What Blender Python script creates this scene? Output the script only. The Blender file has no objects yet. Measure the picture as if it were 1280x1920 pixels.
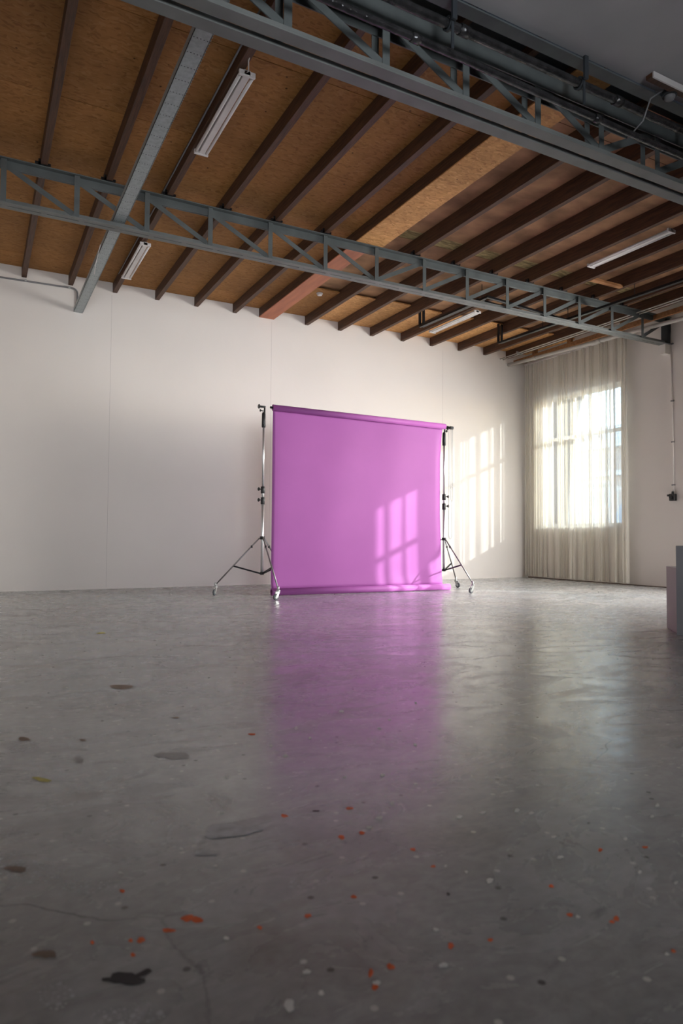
import bpy, bmesh, math, random
from mathutils import Vector, Matrix
R = random.Random(7)
sc = bpy.context.scene
col = sc.collection
PI = math.pi

# ------------------------------------------------------------------ camera
H = 0.753                       # lens height above the floor
D = 10.19                       # back wall
W = 9.63                        # right wall
XL = -1.25                      # left wall
YF = -4.5                       # front wall, behind the camera
F_PX = 1276.4
yaw, pitch, roll = (math.radians(a) for a in (28.051, 2.172, 0.402))
cy_, sy_ = math.cos(yaw), math.sin(yaw)
_r = Vector((cy_, -sy_, 0)); _f = Vector((sy_, cy_, 0)); _u = Vector((0, 0, 1))
FW = _f*math.cos(pitch) + _u*math.sin(pitch)
U2 = _u*math.cos(pitch) - _f*math.sin(pitch)
R3 = _r*math.cos(roll) + U2*math.sin(roll)
U3 = U2*math.cos(roll) - _r*math.sin(roll)
cam_d = bpy.data.cameras.new('camera')
cam = bpy.data.objects.new('camera', cam_d); col.objects.link(cam)
cam.matrix_world = Matrix(((R3.x, U3.x, -FW.x, 0), (R3.y, U3.y, -FW.y, 0), (R3.z, U3.z, -FW.z, H), (0, 0, 0, 1)))
cam_d.sensor_fit = 'VERTICAL'; cam_d.sensor_height = 36.0; cam_d.sensor_width = 24.0
cam_d.lens = 36.0*F_PX/1920
cam_d.clip_start = 0.02; cam_d.clip_end = 300
cam_d.dof.use_dof = True; cam_d.dof.focus_distance = 8.6; cam_d.dof.aperture_fstop = 4.0
sc.camera = cam

# ------------------------------------------------------------------ daylight
SUN_D = Vector((-1.0, 0.71, -0.46)).normalized()
sun_d = bpy.data.lights.new('sun', 'SUN'); sun_d.energy = 10.0; sun_d.angle = math.radians(0.55); sun_d.color = (1.0, 0.97, 0.93)
sun = bpy.data.objects.new('sun', sun_d); col.objects.link(sun)
sun.rotation_euler = SUN_D.to_track_quat('-Z', 'Y').to_euler(); sun.location = (30, -10, 20)
w = bpy.data.worlds.new('world'); sc.world = w; w.use_nodes = True
nt = w.node_tree; nt.nodes.clear()
sky = nt.nodes.new('ShaderNodeTexSky'); sky.sky_type = 'NISHITA'; sky.sun_disc = False
sky.sun_elevation = math.radians(20.6); sky.sun_rotation = math.atan2(1.0, -0.71)
sky.air_density = 1.0; sky.dust_density = 0.6; sky.ozone_density = 1.0
bg = nt.nodes.new('ShaderNodeBackground'); bg.inputs['Strength'].default_value = 1.9
wo = nt.nodes.new('ShaderNodeOutputWorld')
nt.links.new(sky.outputs[0], bg.inputs[0]); nt.links.new(bg.outputs[0], wo.inputs[0])
def area(name, loc, direction, sx, sy, energy, color=(1, 1, 1), portal=False, spread=180):
    d = bpy.data.lights.new(name, 'AREA'); d.shape = 'RECTANGLE'; d.size = sx; d.size_y = sy
    d.energy = energy; d.color = color; d.spread = math.radians(spread)
    if portal: d.cycles.is_portal = True
    o = bpy.data.objects.new(name, d); col.objects.link(o); o.location = loc
    o.rotation_euler = Vector(direction).to_track_quat('-Z', 'Z').to_euler()
    return o
WINS = [(7.95, 9.77), (3.98, 5.66)]       # openings in the right wall (y from, y to)
WZ0, WZ1 = 1.0, 3.47
WS = (1.0, 1.0, 1.0)                                   # sill heights
for a, b in WINS:
    area('window_portal', (W + 0.30, (a + b)/2, (WZ0 + WZ1)/2), (-1, 0, 0), b - a, WZ1 - WZ0, 1, portal=True)
# daylight through the big front windows behind the camera
area('front_window_daylight', (1.6, YF + 0.05, 2.1), (0.20, 1, 0.045), 4.6, 2.2, 96, (0.92, 0.96, 1.0), spread=52)
area('right_window_daylight', (W - 0.26, 5.0, 2.2), (-1, 0.85, -0.38), 2.2, 2.3, 290, (1.0, 0.975, 0.94), spread=115)
sc.view_settings.view_transform = 'Standard'; sc.view_settings.look = 'None'
sc.view_settings.gamma = 1.0; sc.view_settings.use_curve_mapping = False
sc.view_settings.exposure = 0.08

# ------------------------------------------------------------------ materials
def mat(name, color, rough=0.6, metal=0.0, spec=0.5, var=0.0, scale=6.0, stretch=(1, 1, 1), bump=0.0, bscale=None, color2=None, detail=6.0, trans=0.0, contrast=(0.35, 0.65)):
    m = bpy.data.materials.new(name); m.use_nodes = True
    n = m.node_tree; b = n.nodes['Principled BSDF']
    b.inputs['Base Color'].default_value = (*color, 1); b.inputs['Roughness'].default_value = rough
    b.inputs['Metallic'].default_value = metal; b.inputs['Specular IOR Level'].default_value = spec
    if trans: b.inputs['Transmission Weight'].default_value = trans
    tc = n.nodes.new('ShaderNodeTexCoord'); mp = n.nodes.new('ShaderNodeMapping'); mp.inputs['Scale'].default_value = stretch
    n.links.new(tc.outputs['Object'], mp.inputs[0])
    if color2 is not None or var:
        if color2 is None: color2 = tuple(c*(1 - var) for c in color)
        nz = n.nodes.new('ShaderNodeTexNoise'); nz.inputs['Scale'].default_value = scale; nz.inputs['Detail'].default_value = detail
        n.links.new(mp.outputs[0], nz.inputs['Vector'])
        rp = n.nodes.new('ShaderNodeValToRGB'); rp.color_ramp.elements[0].position = contrast[0]; rp.color_ramp.elements[1].position = contrast[1]
        rp.color_ramp.elements[0].color = (*color2, 1); rp.color_ramp.elements[1].color = (*color, 1)
        n.links.new(nz.outputs['Fac'], rp.inputs[0]); n.links.new(rp.outputs[0], b.inputs['Base Color'])
    if bump:
        nb = n.nodes.new('ShaderNodeTexNoise'); nb.inputs['Scale'].default_value = bscale or scale*3; nb.inputs['Detail'].default_value = 5
        n.links.new(mp.outputs[0], nb.inputs['Vector'])
        bp = n.nodes.new('ShaderNodeBump'); bp.inputs['Strength'].default_value = bump; bp.inputs['Distance'].default_value = 0.01
        n.links.new(nb.outputs['Fac'], bp.inputs['Height']); n.links.new(bp.outputs[0], b.inputs['Normal'])
    return m
M = {}
M['wall'] = mat('white_plaster', (0.82, 0.775, 0.735), 0.75, var=0.035, scale=0.9, bump=0.12, bscale=14, spec=0.3)
M['ceil_grey'] = mat('grey_plaster', (0.42, 0.42, 0.43), 0.8, var=0.15, scale=1.6, bump=0.3, bscale=10)
M['joist'] = mat('dark_timber', (0.11, 0.047, 0.021), 0.6, scale=9, stretch=(6, 0.5, 6), color2=(0.05, 0.021, 0.011), bump=0.2, bscale=20)
M['rawwood'] = mat('raw_timber', (0.46, 0.22, 0.09), 0.7, scale=6, stretch=(1, 4, 4), color2=(0.30, 0.13, 0.05))
M['redwood'] = mat('reddish_timber', (0.56, 0.20, 0.105), 0.65, scale=2.5, stretch=(4, 0.6, 4), color2=(0.42, 0.15, 0.085))
M['steel'] = mat('painted_steel', (0.115, 0.130, 0.130), 0.45, var=0.25, scale=5, bump=0.05, metal=0.0)
M['steel_under'] = M['steel']
M['chord'] = mat('pale_painted_steel', (0.175, 0.185, 0.180), 0.5, var=0.2, scale=4)
M['darksteel'] = mat('dark_steel', (0.035, 0.042, 0.05), 0.5, var=0.3, scale=4)
M['galv'] = mat('galvanised_steel', (0.40, 0.45, 0.46), 0.45, metal=0.35, scale=30, var=0.18, detail=2)
M['black'] = mat('black_plastic', (0.012, 0.012, 0.013), 0.4, var=0.2, scale=20)
M['blackmetal'] = mat('black_metal', (0.02, 0.02, 0.022), 0.35, metal=0.5, var=0.2, scale=20)
M['chrome'] = mat('chrome_tube', (0.74, 0.74, 0.74), 0.36, metal=0.85, var=0.06, scale=30)
M['white'] = mat('white_enamel', (0.74, 0.71, 0.70), 0.4, var=0.08, scale=8)
M['tube'] = mat('tube_glass', (0.84, 0.81, 0.80), 0.25, var=0.02, scale=8)
M['pipe_white'] = mat('painted_pipe', (0.55, 0.52, 0.48), 0.5, var=0.1, scale=6)
M['pipe_grey'] = mat('grey_conduit', (0.22, 0.22, 0.23), 0.5, var=0.1, scale=6)
M['gloss_pipe'] = mat('foil_wrapped_pipe', (0.10, 0.10, 0.105), 0.16, metal=0.75, var=0.5, scale=18, bump=0.8, bscale=30)
M['rubber'] = mat('grey_rubber', (0.10, 0.11, 0.12), 0.5, var=0.1, scale=20)
M['leg'] = mat('grey_steel_tube', (0.30, 0.29, 0.29), 0.38, metal=0.8, var=0.1, scale=30)
M['zinc'] = mat('zinc_plate', (0.62, 0.64, 0.62), 0.3, metal=0.7, var=0.1, scale=20)
M['plinth'] = mat('plinth_paint', (0.43, 0.395, 0.385), 0.7, var=0.08, scale=4)
M['plinth_grey'] = mat('plinth_grey_paint', (0.30, 0.30, 0.32), 0.7, var=0.06, scale=4)
M['purple'] = mat('purple_paper', (0.385, 0.105, 0.37), 0.62, var=0.05, scale=2.0, spec=0.35, bump=0.05, bscale=6)
M['core'] = mat('cardboard_core', (0.16, 0.03, 0.12), 0.8, var=0.1, scale=10)
M['frame'] = mat('white_window_frame', (0.75, 0.75, 0.74), 0.5, var=0.04, scale=6)
M['orange'] = mat('orange_paint', (0.95, 0.17, 0.035), 0.6, var=0.3, scale=40)
M['paintwhite'] = mat('white_paint_drop', (0.85, 0.85, 0.80), 0.6, var=0.15, scale=60)
M['paintgrey'] = mat('pale_paint_smear', (0.66, 0.68, 0.68), 0.6, var=0.3, scale=40)
M['paintblack'] = mat('black_paint', (0.012, 0.014, 0.018), 0.5, var=0.2, scale=40)
M['paintyellow'] = mat('yellow_paint', (0.70, 0.62, 0.16), 0.6, var=0.3, scale=40)
M['rust'] = mat('rust_stain', (0.30, 0.215, 0.155), 0.6, var=0.3, scale=30)
M['smear'] = mat('chalky_smear', (0.58, 0.59, 0.59), 0.5, scale=25, color2=(0.40, 0.405, 0.40), contrast=(0.3, 0.6))
M['stain'] = mat('faint_stain', (0.27, 0.265, 0.26), 0.35, var=0.2, scale=30)
M['outground'] = mat('outdoor_paving', (0.80, 0.78, 0.74), 0.9, var=0.1, scale=2)
M['brick'] = mat('outdoor_brick', (0.55, 0.42, 0.36), 0.9, var=0.3, scale=12)
M['outwhite'] = mat('outdoor_white_render', (0.7, 0.68, 0.64), 0.8, var=0.1, scale=2)
M['outdark'] = mat('outdoor_dark_glass', (0.06, 0.08, 0.10), 0.2, var=0.1, scale=2)
M['van'] = mat('blue_grey_panel', (0.20, 0.25, 0.32), 0.4, var=0.1, scale=2)

def osb(name, base, dark, light):
    m = bpy.data.materials.new(name); m.use_nodes = True
    n = m.node_tree; b = n.nodes['Principled BSDF']; b.inputs['Roughness'].default_value = 0.7; b.inputs['Specular IOR Level'].default_value = 0.25
    tc = n.nodes.new('ShaderNodeTexCoord')
    oi = n.nodes.new('ShaderNodeObjectInfo')
    nz0 = n.nodes.new('ShaderNodeTexNoise'); nz0.inputs['Scale'].default_value = 9; n.links.new(tc.outputs['Object'], nz0.inputs['Vector'])
    vm = n.nodes.new('ShaderNodeVectorMath'); vm.operation = 'MULTIPLY_ADD'; vm.inputs[1].default_value = (0.10, 0.10, 0.0)
    n.links.new(nz0.outputs['Color'], vm.inputs[0]); n.links.new(tc.outputs['Object'], vm.inputs[2])
    mp = n.nodes.new('ShaderNodeMapping'); mp.inputs['Scale'].default_value = (24, 62, 30); n.links.new(vm.outputs[0], mp.inputs[0])
    vo = n.nodes.new('ShaderNodeTexVoronoi'); vo.inputs['Scale'].default_value = 1.0; n.links.new(mp.outputs[0], vo.inputs['Vector'])
    rp = n.nodes.new('ShaderNodeValToRGB')
    e = rp.color_ramp.elements; e[0].position = 0.0; e[0].color = (*dark, 1); e[1].position = 1.0; e[1].color = (*light, 1)
    e2 = rp.color_ramp.elements.new(0.30); e2.color = (*base, 1); e3 = rp.color_ramp.elements.new(0.8); e3.color = (*[c*1.08 for c in base], 1)
    sep = n.nodes.new('ShaderNodeSeparateColor'); n.links.new(vo.outputs['Color'], sep.inputs[0]); n.links.new(sep.outputs[0], rp.inputs[0])
    big = n.nodes.new('ShaderNodeTexNoise'); big.inputs['Scale'].default_value = 1.3; big.inputs['Detail'].default_value = 4; n.links.new(tc.outputs['Object'], big.inputs['Vector'])
    mr = n.nodes.new('ShaderNodeMapRange'); mr.inputs[1].default_value = 0.3; mr.inputs[2].default_value = 0.7; mr.inputs[3].default_value = 0.78; mr.inputs[4].default_value = 1.12
    n.links.new(big.outputs['Fac'], mr.inputs[0])
    hm = n.nodes.new('ShaderNodeMapRange'); hm.inputs[3].default_value = 0.88; hm.inputs[4].default_value = 1.1; n.links.new(oi.outputs['Random'], hm.inputs[0])
    mu = n.nodes.new('ShaderNodeMath'); mu.operation = 'MULTIPLY'; n.links.new(mr.outputs[0], mu.inputs[0]); n.links.new(hm.outputs[0], mu.inputs[1])
    vs = n.nodes.new('ShaderNodeVectorMath'); vs.operation = 'SCALE'; n.links.new(rp.outputs[0], vs.inputs[0]); n.links.new(mu.outputs[0], vs.inputs['Scale'])
    # small dark specks
    v2 = n.nodes.new('ShaderNodeTexVoronoi'); v2.inputs['Scale'].default_value = 5.0; n.links.new(tc.outputs['Object'], v2.inputs['Vector'])
    lt = n.nodes.new('ShaderNodeMath'); lt.operation = 'LESS_THAN'; lt.inputs[1].default_value = 0.05; n.links.new(v2.outputs['Distance'], lt.inputs[0])
    mx = n.nodes.new('ShaderNodeMix'); mx.data_type = 'RGBA'; n.links.new(lt.outputs[0], mx.inputs[0]); n.links.new(vs.outputs[0], mx.inputs[6]); mx.inputs[7].default_value = (*[c*0.35 for c in dark], 1)
    n.links.new(mx.outputs[2], b.inputs['Base Color'])
    return m
M['osb'] = osb('osb_board', (0.40, 0.19, 0.06), (0.30, 0.135, 0.042), (0.46, 0.235, 0.085))
M['osb_pale_lit'] = osb('pale_lit_osb_board', (0.68, 0.36, 0.14), (0.52, 0.25, 0.09), (0.84, 0.48, 0.21))  # pale beam chipboard; also the wall strip, with window glow put into its colour
M['board'] = mat('brown_plasterboard', (0.56, 0.32, 0.17), 0.8, scale=2.2, color2=(0.28, 0.155, 0.08), stretch=(1, 1.6, 1))
M['board_strip'] = mat('straw_insulation_strip', (0.66, 0.52, 0.26), 0.9, scale=8, color2=(0.22, 0.16, 0.07), stretch=(1, 5, 1))

def make_floor_mat():
    m = bpy.data.materials.new('polished_concrete'); m.use_nodes = True
    n = m.node_tree; L = n.links.new; b = n.nodes['Principled BSDF']
    tc = n.nodes.new('ShaderNodeTexCoord')
    def noise(scale, detail=6, dist=0.0, stretch=(1, 1, 1), rot=0, rough=0.5):
        mp = n.nodes.new('ShaderNodeMapping'); mp.inputs['Scale'].default_value = stretch; mp.inputs['Rotation'].default_value = (0, 0, rot); L(tc.outputs['Object'], mp.inputs[0])
        z = n.nodes.new('ShaderNodeTexNoise'); z.inputs['Scale'].default_value = scale; z.inputs['Detail'].default_value = detail; z.inputs['Distortion'].default_value = dist; z.inputs['Roughness'].default_value = rough
        L(mp.outputs[0], z.inputs['Vector']); return z.outputs['Fac']
    def rng(v, a, b_, c, d):
        r = n.nodes.new('ShaderNodeMapRange'); 
        for i, q in enumerate((a, b_, c, d)): r.inputs[i + 1].default_value = q
        L(v, r.inputs[0]); return r.outputs[0]
    def mul(a, b_):
        q = n.nodes.new('ShaderNodeMath'); q.operation = 'MULTIPLY'
        for i, v in enumerate((a, b_)):
            if isinstance(v, float): q.inputs[i].default_value = v
            else: L(v, q.inputs[i])
        return q.outputs[0]
    big = rng(noise(0.55, 5, 0.6), 0.3, 0.7, 0.82, 1.14)
    mid = rng(noise(2.4, 8, 1.2, rough=0.6), 0.25, 0.75, 0.80, 1.18)
    swirl = rng(noise(7.0, 12, 2.2, (1, 2.0, 1), 0.5, 0.7), 0.3, 0.7, 0.84, 1.16)
    fine = rng(noise(38, 4), 0.3, 0.7, 0.93, 1.07)
    val = mul(mul(big, mid), mul(swirl, fine))
    hue = n.nodes.new('ShaderNodeValToRGB'); hue.color_ramp.elements[0].position = 0.35; hue.color_ramp.elements[1].position = 0.65
    hue.color_ramp.elements[0].color = (0.358, 0.376, 0.384, 1); hue.color_ramp.elements[1].color = (0.400, 0.396, 0.386, 1)
    L(noise(0.9, 4, 0.4), hue.inputs[0])
    vs = n.nodes.new('ShaderNodeVectorMath'); vs.operation = 'SCALE'; L(hue.outputs[0], vs.inputs[0]); L(val, vs.inputs['Scale'])
    cur = vs.outputs[0]
    def over(mask, color, cur):
        x = n.nodes.new('ShaderNodeMix'); x.data_type = 'RGBA'; L(mask, x.inputs[0]); L(cur, x.inputs[6]); x.inputs[7].default_value = (*color, 1); return x.outputs[2]
    # chalky swirls, dark wear, rusty blushes
    cur = over(mul(rng(noise(1.7, 12, 2.5, (1, 1.5, 1), 0.9, 0.7), 0.57, 0.70, 0.0, 0.6), rng(noise(0.6, 3), 0.42, 0.6, 0.0, 1.0)), (0.58, 0.59, 0.59), cur)
    cur = over(mul(rng(noise(2.1, 10, 1.6, (1, 2.5, 1), 0.3, 0.7), 0.60, 0.70, 0.0, 0.75), rng(noise(0.8, 3), 0.45, 0.6, 0.0, 1.0)), (0.10, 0.10, 0.10), cur)
    cur = over(mul(rng(noise(2.7, 7, 0.6), 0.60, 0.74, 0.0, 0.5), rng(noise(0.7, 2), 0.45, 0.6, 0.0, 1.0)), (0.24, 0.155, 0.11), cur)
    # random tiny specks
    for sc_, th, cc in ((5.5, 0.045, (0.72, 0.72, 0.68)), (4.0, 0.035, (0.06, 0.06, 0.06))):
        v = n.nodes.new('ShaderNodeTexVoronoi'); v.inputs['Scale'].default_value = sc_; v.voronoi_dimensions = '2D'; L(tc.outputs['Object'], v.inputs['Vector'])
        cur = over(rng(v.outputs['Distance'], th*0.6, th, 0.8, 0.0), cc, cur)
    # hairline cracks
    mp = n.nodes.new('ShaderNodeVectorMath'); mp.operation = 'MULTIPLY_ADD'; mp.inputs[1].default_value = (0.5, 0.5, 0); 
    nz = n.nodes.new('ShaderNodeTexNoise'); nz.inputs['Scale'].default_value = 1.6; nz.inputs['Detail'].default_value = 6; L(tc.outputs['Object'], nz.inputs['Vector'])
    L(nz.outputs['Color'], mp.inputs[0]); L(tc.outputs['Object'], mp.inputs[2])
    vc = n.nodes.new('ShaderNodeTexVoronoi'); vc.feature = 'DISTANCE_TO_EDGE'; vc.inputs['Scale'].default_value = 0.42; L(mp.outputs[0], vc.inputs['Vector'])
    cur = over(mul(rng(vc.outputs['Distance'], 0.0006, 0.0022, 0.8, 0.0), rng(noise(0.9, 3), 0.48, 0.62, 0.0, 1.0)), (0.07, 0.07, 0.07), cur)
    L(cur, b.inputs['Base Color'])
    L(mul(rng(noise(2.0, 9, 2.0, (1, 1.8, 1), 0.4, 0.65), 0.3, 0.7, 0.17, 0.34), rng(noise(0.7, 3), 0.3, 0.7, 0.95, 1.1)), b.inputs['Roughness'])
    b.inputs['Specular IOR Level'].default_value = 0.75
    b.inputs['Coat Weight'].default_value = 0.0
    bmp = n.nodes.new('ShaderNodeBump'); bmp.inputs['Strength'].default_value = 0.13; bmp.inputs['Distance'].default_value = 0.006
    L(noise(3.0, 9, 1.5, (1, 2.0, 1), 0.4, 0.6), bmp.inputs['Height']); L(bmp.outputs[0], b.inputs['Normal'])
    return m
M['floor'] = make_floor_mat()

def make_sheer():
    m = bpy.data.materials.new('sheer_voile'); m.use_nodes = True
    n = m.node_tree; n.nodes.clear(); L = n.links.new
    out = n.nodes.new('ShaderNodeOutputMaterial')
    tr = n.nodes.new('ShaderNodeBsdfTransparent'); tr.inputs[0].default_value = (0.98, 0.97, 0.95, 1)
    tl = n.nodes.new('ShaderNodeBsdfTranslucent'); tl.inputs[0].default_value = (0.93, 0.92, 0.90, 1)
    df = n.nodes.new('ShaderNodeBsdfDiffuse'); df.inputs[0].default_value = (0.94, 0.90, 0.81, 1)
    m1 = n.nodes.new('ShaderNodeMixShader'); m1.inputs[0].default_value = 0.22
    L(df.outputs[0], m1.inputs[1]); L(tl.outputs[0], m1.inputs[2])
    tc = n.nodes.new('ShaderNodeTexCoord'); mp = n.nodes.new('ShaderNodeMapping'); mp.inputs['Scale'].default_value = (40, 40, 1.0)
    nz = n.nodes.new('ShaderNodeTexNoise'); nz.inputs['Scale'].default_value = 1.0; nz.inputs['Detail'].default_value = 3
    L(tc.outputs['Object'], mp.inputs[0]); L(mp.outputs[0], nz.inputs['Vector'])
    mr = n.nodes.new('ShaderNodeMapRange'); mr.inputs[1].default_value = 0.3; mr.inputs[2].default_value = 0.7; mr.inputs[3].default_value = 0.54; mr.inputs[4].default_value = 0.64
    L(nz.outputs['Fac'], mr.inputs[0])
    mx = n.nodes.new('ShaderNodeMixShader'); L(mr.outputs[0], mx.inputs[0]); L(tr.outputs[0], mx.inputs[1]); L(m1.outputs[0], mx.inputs[2])
    L(mx.outputs[0], out.inputs[0])
    return m
M['sheer'] = make_sheer()
M['drape'] = mat('cream_drape', (0.74, 0.70, 0.62), 0.9, var=0.1, scale=6)
def make_glass():
    m = bpy.data.materials.new('window_glass'); m.use_nodes = True
    n = m.node_tree; n.nodes.clear(); L = n.links.new
    out = n.nodes.new('ShaderNodeOutputMaterial')
    tr = n.nodes.new('ShaderNodeBsdfTransparent'); tr.inputs[0].default_value = (0.92, 0.96, 0.96, 1)
    gl = n.nodes.new('ShaderNodeBsdfGlossy'); gl.inputs['Roughness'].default_value = 0.02
    fr = n.nodes.new('ShaderNodeFresnel'); fr.inputs[0].default_value = 1.45
    mx = n.nodes.new('ShaderNodeMixShader'); L(fr.outputs[0], mx.inputs[0]); L(tr.outputs[0], mx.inputs[1]); L(gl.outputs[0], mx.inputs[2]); L(mx.outputs[0], out.inputs[0])
    return m
M['glass'] = make_glass()

# ------------------------------------------------------------------ mesh helpers
class MB:
    def __init__(s): s.v = []; s.f = []; s.sm = []
    def quadbox(s, c8):
        o = len(s.v); s.v += [Vector(p) for p in c8]
        for q in ((0, 3, 2, 1), (4, 5, 6, 7), (0, 1, 5, 4), (1, 2, 6, 5), (2, 3, 7, 6), (3, 0, 4, 7)):
            s.f.append([o + i for i in q]); s.sm.append(False)
        return s
    def box(s, x0, y0, z0, x1, y1, z1):
        return s.quadbox([(x0, y0, z0), (x1, y0, z0), (x1, y1, z0), (x0, y1, z0), (x0, y0, z1), (x1, y0, z1), (x1, y1, z1), (x0, y1, z1)])
    def bar(s, p, q, wd, ht, side=None):
        """rectangular bar from p to q; side = direction of its width"""
        p, q = Vector(p), Vector(q); a = (q - p).normalized()
        side = Vector(side).normalized() if side is not None else a.cross(Vector((0, 0, 1))).normalized()
        up = side.cross(a).normalized()
        a1, b1 = side*wd/2, up*ht/2
        return s.quadbox([p - a1 - b1, p + a1 - b1, q + a1 - b1, q - a1 - b1, p - a1 + b1, p + a1 + b1, q + a1 + b1, q - a1 + b1])
    def tube(s, pts, r, n=12, cap=True):
        pts = [Vector(p) for p in pts]; rs = r if isinstance(r, (list, tuple)) else [r]*len(pts)
        ref = None; base = len(s.v)
        for i, p in enumerate(pts):
            t = (pts[min(i + 1, len(pts) - 1)] - pts[max(i - 1, 0)])
            if t.length < 1e-9: t = pts[-1] - pts[0]
            t.normalize()
            if ref is None: ref = t.cross(Vector((0, 0, 1))); 
            if ref.length < 1e-4: ref = Vector((1, 0, 0))
            ref = (ref - t*ref.dot(t)).normalized(); u = t.cross(ref)
            for k in range(n):
                a = 2*PI*k/n; s.v.append(p + (ref*math.cos(a) + u*math.sin(a))*rs[i])
        for i in range(len(pts) - 1):
            for k in range(n):
                a, b = base + i*n + k, base + i*n + (k + 1) % n
                s.f.append([a, b, b + n, a + n]); s.sm.append(True)
        if cap:
            s.f.append([base + k for k in range(n)][::-1]); s.sm.append(False)
            s.f.append([base + (len(pts) - 1)*n + k for k in range(n)]); s.sm.append(False)
        return s
    def hollow(s, p, q, ro, ri, n=20):
        """pipe with an open bore"""
        p, q = Vector(p), Vector(q); t = (q - p).normalized(); ref = t.cross(Vector((0, 0, 1)))
        if ref.length < 1e-4: ref = Vector((1, 0, 0))
        ref.normalize(); u = t.cross(ref); base = len(s.v)
        for P, r in ((p, ro), (q, ro), (q, ri), (p, ri)):
            for k in range(n):
                a = 2*PI*k/n; s.v.append(P + (ref*math.cos(a) + u*math.sin(a))*r)
        for j in range(4):
            for k in range(n):
                a, b = base + j*n + k, base + j*n + (k + 1) % n; c, d = base + ((j + 1) % 4)*n + (k + 1) % n, base + ((j + 1) % 4)*n + k
                s.f.append([a, b, c, d]); s.sm.append(j in (0, 2))
        return s
    def sphere(s, c, r, n=10, m=6, sz=1.0):
        c = Vector(c); base = len(s.v); s.v.append(c + Vector((0, 0, r*sz)))
        for i in range(1, m):
            ph = PI*i/m
            for k in range(n): s.v.append(c + Vector((math.sin(ph)*math.cos(2*PI*k/n)*r, math.sin(ph)*math.sin(2*PI*k/n)*r, math.cos(ph)*r*sz)))
        s.v.append(c - Vector((0, 0, r*sz))); last = len(s.v) - 1
        for k in range(n): s.f.append([base, base + 1 + k, base + 1 + (k + 1) % n]); s.sm.append(True)
        for i in range(m - 2):
            for k in range(n):
                a = base + 1 + i*n + k; b = base + 1 + i*n + (k + 1) % n; s.f.append([a, a + n, b + n, b]); s.sm.append(True)
        for k in range(n): s.f.append([last, base + 1 + (m - 2)*n + (k + 1) % n, base + 1 + (m - 2)*n + k]); s.sm.append(True)
        return s
    def build(s, name, m, parent=None, loc=None, bevel=0.0):
        off = Vector(parent_loc(parent)) if parent else Vector((0, 0, 0))
        l = Vector(loc) if loc is not None else Vector((0, 0, 0))
        if parent: l = Vector((0, 0, 0))
        me = bpy.data.meshes.new(name)
        me.from_pydata([v - off - l for v in s.v], [], s.f); me.materials.append(m)
        for p, q in zip(me.polygons, s.sm): p.use_smooth = q
        me.update()
        o = bpy.data.objects.new(name, me); col.objects.link(o)
        if parent: o.parent = parent
        else: o.location = l
        bm = bmesh.new(); bm.from_mesh(me); bmesh.ops.recalc_face_normals(bm, faces=bm.faces); bm.to_mesh(me); bm.free()
        if bevel:
            b = o.modifiers.new('bevel', 'BEVEL'); b.width = bevel; b.segments = 2; b.limit_method = 'ANGLE'
        return o
def parent_loc(p):
    v = Vector((0, 0, 0))
    while p: v += p.location; p = p.parent
    return v
def tag(o, label=None, cat=None, group=None, kind=None):
    if label: o['label'] = label
    if cat: o['category'] = cat
    if group: o['group'] = group
    if kind: o['kind'] = kind
    return o
def thing(name, loc, label, cat, group=None):
    o = bpy.data.objects.new(name, None); col.objects.link(o); o.location = loc; o.empty_display_size = 0.1
    return tag(o, label, cat, group)
def struct(o, label, cat): return tag(o, label, cat, kind='structure')
def ordinal(i): return ['first', 'second', 'third', 'fourth', 'fifth', 'sixth', 'seventh', 'eighth', 'ninth', 'tenth', 'eleventh', 'twelfth', 'thirteenth', 'fourteenth', 'fifteenth', 'sixteenth', 'seventeenth', 'eighteenth'][i]

# ------------------------------------------------------------------ room shell
ZG = 4.27                   # grey plaster ceiling of the front bay
ZJ0, ZJ1 = 4.291, 4.432     # joist bottoms and underside of the deck
ZTOP = 4.9
YE = 3.45                   # where the grey ceiling ends
floor = MB().box(XL - 0.3, YF - 0.3, -0.15, W + 0.3, D + 0.3, 0.0).build('floor', M['floor'])
struct(floor, 'grey polished concrete floor with paint spots and worn patches', 'floor')
wb = MB().box(XL - 0.3, D, 0.0, W + 0.3, D + 0.25, ZTOP).build('wall_back', M['wall'])
struct(wb, 'white plaster back wall behind the purple backdrop', 'wall')
wr = MB()
ys = [YF] + [q for ab in sorted(WINS) for q in ab] + [D]
for i in range(0, len(ys), 2): wr.box(W, ys[i], 0, W + 0.28, ys[i + 1], ZTOP)
for k, (a, b) in enumerate(WINS):
    wr.box(W, a, 0, W + 0.28, b, WS[k]); wr.box(W, a, WZ1, W + 0.28, b, ZTOP)
wr = wr.build('wall_right', M['wall']); struct(wr, 'white plaster side wall with the curtained window', 'wall')
wl = MB().box(XL - 0.25, YF, 0, XL, D, ZTOP).build('wall_left', M['wall']); struct(wl, 'white side wall left of the camera', 'wall')
wf = MB().box(XL - 0.25, YF - 0.25, 0, W + 0.28, YF, ZTOP).build('wall_front', M['wall']); struct(wf, 'white wall behind the camera', 'wall')
# thin joints scribed in the plaster boards of the back wall
for xx, nm in ((1.63, 'wall_joint'), (4.12, 'wall_joint'), (7.54, 'wall_joint')):
    MB().box(xx - 0.0012, D - 0.0008, 0.02, xx + 0.0012, D + 0.002, 4.25).build(nm, M['plinth'], wb)
bb = MB().box(W - 0.006, YF, 0.0, W, D, 0.012).build('baseboard_right', M['joist']); struct(bb, 'thin dark joint strip along the foot of the side wall', 'baseboard')
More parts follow.
